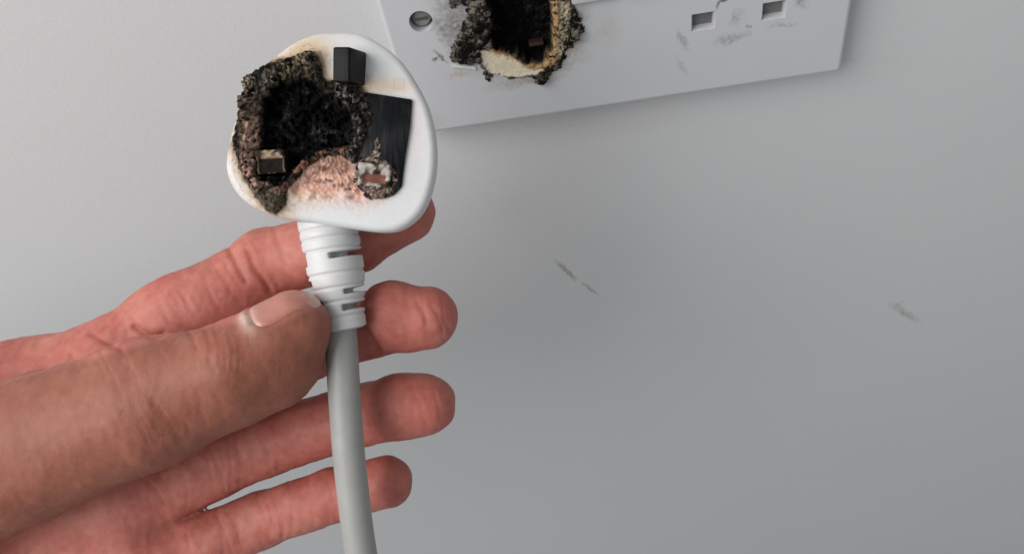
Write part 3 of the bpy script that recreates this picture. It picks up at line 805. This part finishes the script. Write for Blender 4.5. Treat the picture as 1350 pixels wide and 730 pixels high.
def surface_nets(fn, lo, hi, st):
    xs = [np.arange(lo[i], hi[i] + st, st) for i in range(3)]
    nx, ny, nz = map(len, xs)
    D = np.empty((nx, ny, nz), np.float32)
    B = 12                                   # far blocks keep the value at their centre
    for i0 in range(0, nx, B):
        for j0 in range(0, ny, B):
            cz = [(k0 + min(k0 + B, nz) - 1) / 2 for k0 in range(0, nz, B)]
            ci, cj = (i0 + min(i0 + B, nx) - 1) / 2, (j0 + min(j0 + B, ny) - 1) / 2
            dc = fn(np.array([[lo[0] + ci * st, lo[1] + cj * st, lo[2] + k * st] for k in cz]))
            for k, k0 in enumerate(range(0, nz, B)):
                sl = np.s_[i0:i0 + B, j0:j0 + B, k0:k0 + B]
                if abs(dc[k]) > B * st * 0.87 * 1.25 + 1.5: D[sl] = dc[k]; continue
                X, Y, Z = np.meshgrid(xs[0][i0:i0 + B], xs[1][j0:j0 + B], xs[2][k0:k0 + B], indexing='ij')
                D[sl] = fn(np.c_[X.ravel(), Y.ravel(), Z.ravel()]).reshape(X.shape)
    sgn = D < 0
    cs = np.zeros((nx - 1, ny - 1, nz - 1), np.int8)
    for dx in (0, 1):
        for dy in (0, 1):
            for dz in (0, 1):
                cs += sgn[dx:nx - 1 + dx, dy:ny - 1 + dy, dz:nz - 1 + dz]
    act = (cs > 0) & (cs < 8)
    I = np.argwhere(act); idx = -np.ones(act.shape, np.int64); idx[act] = np.arange(len(I))
    acc = np.zeros((len(I), 3)); cnt = np.zeros(len(I))
    corners = [(a, b_, c) for a in (0, 1) for b_ in (0, 1) for c in (0, 1)]
    for a in corners:
        for ax in range(3):
            if a[ax]: continue
            b_ = list(a); b_[ax] = 1
            da = D[I[:, 0] + a[0], I[:, 1] + a[1], I[:, 2] + a[2]].astype(float); db = D[I[:, 0] + b_[0], I[:, 1] + b_[1], I[:, 2] + b_[2]].astype(float)
            m = (da < 0) != (db < 0)
            t = np.where(m, da / np.where(m, da - db, 1), 0)
            pt = np.tile(np.array(a, float), (len(I), 1)); pt[:, ax] = t
            acc[m] += pt[m]; cnt[m] += 1
    V = np.array(lo) + (I + acc / cnt[:, None]) * st
    faces = []
    for ax in range(3):
        s0 = [slice(1, -1)] * 3; s0[ax] = slice(0, -1); s1 = [slice(1, -1)] * 3; s1[ax] = slice(1, None)
        m = sgn[tuple(s0)] != sgn[tuple(s1)]
        e = np.argwhere(m) + np.array([0 if k == ax else 1 for k in range(3)])
        o1, o2 = [k for k in range(3) if k != ax]
        def at(d1, d2):
            q = e.copy(); q[:, o1] += d1; q[:, o2] += d2; return idx[q[:, 0], q[:, 1], q[:, 2]]
        faces.append(np.c_[at(-1, -1), at(0, -1), at(0, 0), at(-1, 0)])
    Fq = np.concatenate(faces); Fq = Fq[(Fq >= 0).all(1)]
    return V, Fq
def grad(fn, p, e=0.25):
    g_ = np.stack([fn(p + d) - fn(p - d) for d in np.eye(3) * e], 1)
    return g_ / (np.linalg.norm(g_, axis=1, keepdims=True) + 1e-9)
NAIL_C = P(379, 408, 0); 
NA = np.array((0.80, 0.56, -0.10)); NA /= np.linalg.norm(NA)
NN = np.array((-0.30, 0.48, 0.82)); NN -= NA * (NN @ NA); NN /= np.linalg.norm(NN)
NB = np.cross(NN, NA)
def build_hand():
    lo = np.array((-370.0, -190.0, -72.0)); hi = np.array((-12.0, 24.0, 20.0))
    V, Fq = surface_nets(hand_sdf, lo, hi, 0.62)
    V -= grad(hand_sdf, V) * np.clip(hand_sdf(V), -0.3, 0.3)[:, None]
    E_ = np.unique(np.sort(np.concatenate([Fq[:, [0, 1]], Fq[:, [1, 2]], Fq[:, [2, 3]], Fq[:, [3, 0]]]), 1), axis=0)
    def relax(A, n_, k):
        dg_ = np.bincount(E_.ravel(), minlength=len(A))[:, None]
        for _ in range(n_):
            B_ = np.stack([np.bincount(E_[:, 0], A[E_[:, 1], c], len(A)) + np.bincount(E_[:, 1], A[E_[:, 0], c], len(A)) for c in range(3)], 1)
            A = A * (1 - k) + k * B_ / np.maximum(dg_, 1)
        return A
    V = relax(V, 3, 0.5)
    N = relax(grad(hand_sdf, V), 3, 0.5); N /= np.linalg.norm(N, axis=1, keepdims=True) + 1e-6
    q = topx(V)
    front = sstep(-0.15, 0.35, N[:, 2])
    def near(chain, tol):     # belongs to that finger
        d = None
        for (a, ra), (b_, rb) in zip(J[chain][:-1], J[chain][1:]):
            k = cap(V, a, b_, ra, rb); d = k if d is None else np.minimum(d, k)
        return sstep(tol, tol * 0.4, d)
    disp = np.zeros(len(V)); crease = np.zeros(len(V))
    nI, nM, nR, nP_, nT = (near(k, 3.0) for k in ('index', 'middle', 'ring', 'pinky', 'thumb'))
    nTw = np.maximum(near('thumb', 7.0), sstep(4, 1, cap(V, P(200, 540, -5), P(360, 487, -5), 13.6, 9.8)))
    jit = (fbm(V, 0.25, 3, 5) - 0.5) * 5
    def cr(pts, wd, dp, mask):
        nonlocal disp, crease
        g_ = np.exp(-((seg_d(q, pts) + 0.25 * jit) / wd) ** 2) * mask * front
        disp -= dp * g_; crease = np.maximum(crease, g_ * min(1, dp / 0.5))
    only = nI * (1 - nT)
    cr([(297, 312), (302, 332), (313, 352), (324, 372)], 3.2, 0.55, only)
    cr([(326, 330), (334, 352), (347, 370), (356, 384)], 3.4, 0.6, only)
    cr([(360, 300), (370, 330), (376, 350)], 3.0, 0.22, only)
    cr([(176, 430), (192, 440), (206, 444), (214, 440)], 4.0, 0.9, np.ones(len(V)) * (1 - nT * 0.6))
    cr([(120, 440), (140, 452), (158, 458)], 4.0, 0.5, np.ones(len(V)))
    cr([(210, 402), (222, 424), (238, 432)], 3.0, 0.25, only)
    cr([(240, 385), (250, 410)], 3.0, 0.18, only); cr([(268, 362), (280, 395), (290, 410)], 3.0, 0.18, only)
    cr([(232, 392), (240, 420)], 2.4, 0.12, only)
    cr([(470, 400), (480, 430), (500, 462)], 3.2, 0.5, nM)
    cr([(462, 505), (478, 530), (486, 560)], 3.2, 0.3, nR); cr([(430, 630), (440, 660)], 3.2, 0.2, nP_)
    cr([(246, 432), (254, 444), (258, 460)], 3.0, 0.3, nT)
    for k in range(26):     # fine lines across the index finger
        t = k / 25 + random.uniform(-0.02, 0.02)
        x, y = 165 + 185 * t, 462 - 112 * t
        o1, o2 = random.uniform(-52, -10), random.uniform(5, 50)
        cr([(x + 0.5 * o1, y + 0.85 * o1), (x + random.uniform(-2, 4), y), (x + 0.55 * o2, y + 0.85 * o2)], random.uniform(1.6, 2.6), random.uniform(0.06, 0.15), only)
    for m_, (x0, y0, x1, y1), nk in ((nM, (505, 410, 585, 420), 9), (nR, (505, 530, 585, 535), 9), (nR, (200, 650, 440, 560), 16), (nP_, (230, 730, 430, 655), 12)):
        for k in range(nk):
            t = random.random(); x, y = x0 + (x1 - x0) * t, y0 + (y1 - y0) * t; o1 = random.uniform(15, 38); dx = random.uniform(0, 12)
            cr([(x - dx, y - o1), (x + 3, y), (x + dx, y + o1)], 2.0, random.uniform(0.08, 0.18), m_)
    for k in range(7):      # knuckle folds of the thumb
        x = 268 + k * 8 + random.uniform(-2, 2); y = 446 + k * 1.5
        cr([(x, y - 14), (x + 6, y + 10), (x + 6, y + 34)], 2.2, random.uniform(0.16, 0.32), nT)
    for k in range(34):
        x = 90 + k * 6 + random.uniform(-4, 4)
        y = random.uniform(470, 570); cr([(x, y - 12), (x + 8, y), (x + 12, y + 14)], 2.2, random.uniform(0.1, 0.2), np.ones(len(V)))
    # soft folds along the skin
    disp += (fbm(V * [1.5, .7, 1], 0.5, 3, 91) - 0.5) * 0.3 + (fbm(V, 0.13, 2, 95) - 0.5) * 1.1
    # nail bed
    rel = V - NAIL_C; a = rel @ NA; b_ = rel @ NB; c = rel @ NN
    fp = np.maximum(np.abs(a) / 7.4, np.abs(b_) / 5.8)
    nm = sstep(1.12, 0.95, (np.abs(a / 7.4) ** 4 + np.abs(b_ / 5.8) ** 4) ** .25) * (c > -7) * (c < 9) * nT
    ringm = np.exp(-(((np.abs(a / 7.4) ** 4 + np.abs(b_ / 5.8) ** 4) ** .25 - 1.16) / 0.12) ** 2) * (c > -7) * (c < 9) * nT * sstep(6, 2, a)
    disp += -0.45 * nm + 0.3 * ringm
    V2 = V + N * disp[:, None]
    n1 = fbm(V, 0.12, 4, 101); n2 = fbm(V, 0.6, 4, 103)
    red = np.array((0.45, 0.135, 0.105)); pale = np.array((0.51, 0.19, 0.145)); tan_shade = np.array((0.25, 0.090, 0.055)); deep = np.array((0.36, 0.09, 0.065))
    col = red + (pale - red) * np.clip(2.2 * (n1 - 0.35) + 1.2 * (n2 - 0.5), -0.3, 1.3)[:, None]
    # weather-tanned back of the thumb and outer hand, thumb shading mixed into the colour
    thumbline = np.interp(q[:, 0], [0, 107, 146, 203, 242, 300, 332, 349, 440], [500, 474, 462, 447, 431, 426, 419, 404, 380])
    tm = nTw * sstep(-16, -6, V[:, 2])
    thenar = near_seg = sstep(3.5, 1.0, cap(V, *PALM[-1][:2], *PALM[-1][2:]))
    thenar = np.maximum(thenar, sstep(-120, -160, V[:, 0]) * sstep(-36, -20, V[:, 2]))
    tm = np.maximum(tm, thenar) * sstep(-4, 8, q[:, 1] - thumbline)
    col = col + (tan_shade * (0.85 + 0.4 * n1)[:, None] - col) * (tm * (0.80 + 0.15 * n1))[:, None]
    tipm = np.exp(-np.hypot((q[:, 0] - 416) / 26, (q[:, 1] - 412) / 44) ** 2) * nT
    col = col + (np.array((0.42, 0.165, 0.115)) - col) * (tipm * 0.7)[:, None]
    back = sstep(0.1, -0.6, N[:, 2]); col = col + (tan_shade * 1.15 - col) * (back * 0.6)[:, None]
    tips = sum(np.exp(-((np.linalg.norm(V - J[k][-1][0], axis=1)) / 11) ** 2) for k in ('index', 'middle', 'ring', 'pinky'))
    col = col + (np.array((0.50, 0.14, 0.11)) - col) * np.clip(tips * 0.4, 0, 1)[:, None]
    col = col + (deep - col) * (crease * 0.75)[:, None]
    # pale patch at the root of the nail
    nail_pale = np.exp(-(((a + 8.2) / 1.7) ** 2 + ((b_ + 1.0) / 3.6) ** 2)) * (c > -6) * nT
    col = col + (np.array((0.66, 0.50, 0.43)) - col) * (np.clip(nail_pale * (0.4 + n2), 0, 1))[:, None]
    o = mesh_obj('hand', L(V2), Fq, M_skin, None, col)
    o.matrix_world = mh
    tag(o, 'bare left hand reaching in from the left, thumb pinching the white cord below the plug', 'hand')
    return o
hand = build_hand()
def build_nail():
    nu, nv = 33, 27
    u, v = np.meshgrid(np.linspace(-1, 1, nu), np.linspace(-1, 1, nv), indexing='ij')
    # squircle outline
    k = 1 / np.maximum(1e-6, (np.abs(u) ** 5 + np.abs(v) ** 5) ** 0.2) * np.maximum(np.abs(u), np.abs(v))
    uu = np.where((u == 0) & (v == 0), 0, u * k); vv = np.where((u == 0) & (v == 0), 0, v * k)
    p = NAIL_C + (uu * 7.4)[..., None] * NA + (vv * 5.7)[..., None] * NB + 10 * NN
    p = p.reshape(-1, 3)
    for _ in range(60): p = p - NN * (hand_sdf(p) * 0.8)[:, None]
    e = np.maximum(np.abs(u), np.abs(v)).ravel()
    lift = 0.16 - 0.62 * sstep(0.86, 1.0, e)
    lift += 0.25 * sstep(0.6, 1.0, u.ravel()) * sstep(1.0, 0.9, np.abs(v.ravel()))
    V = p + NN * lift[:, None]
    Fc = [(i * nv + j, (i + 1) * nv + j, (i + 1) * nv + j + 1, i * nv + j + 1) for i in range(nu - 1) for j in range(nv - 1)]
    uf, vf = u.ravel(), v.ravel()
    nc = np.tile(np.array((0.47, 0.20, 0.155)), (len(V), 1)) * (0.9 + 0.2 * fbm(V, 0.5, 3, 7))[:, None]
    nc = nc + (np.array((0.60, 0.42, 0.35)) - nc) * (sstep(0.80, 0.92, uf + 0.06 * vf ** 2))[:, None] * 0.8
    nc = nc + (np.array((0.58, 0.34, 0.28)) - nc) * (sstep(-0.62, -0.85, uf + 0.25 * vf ** 2))[:, None] * 0.6
    mesh_obj('fingernail', L(V), Fc, M_nail, hand, nc)
build_nail()
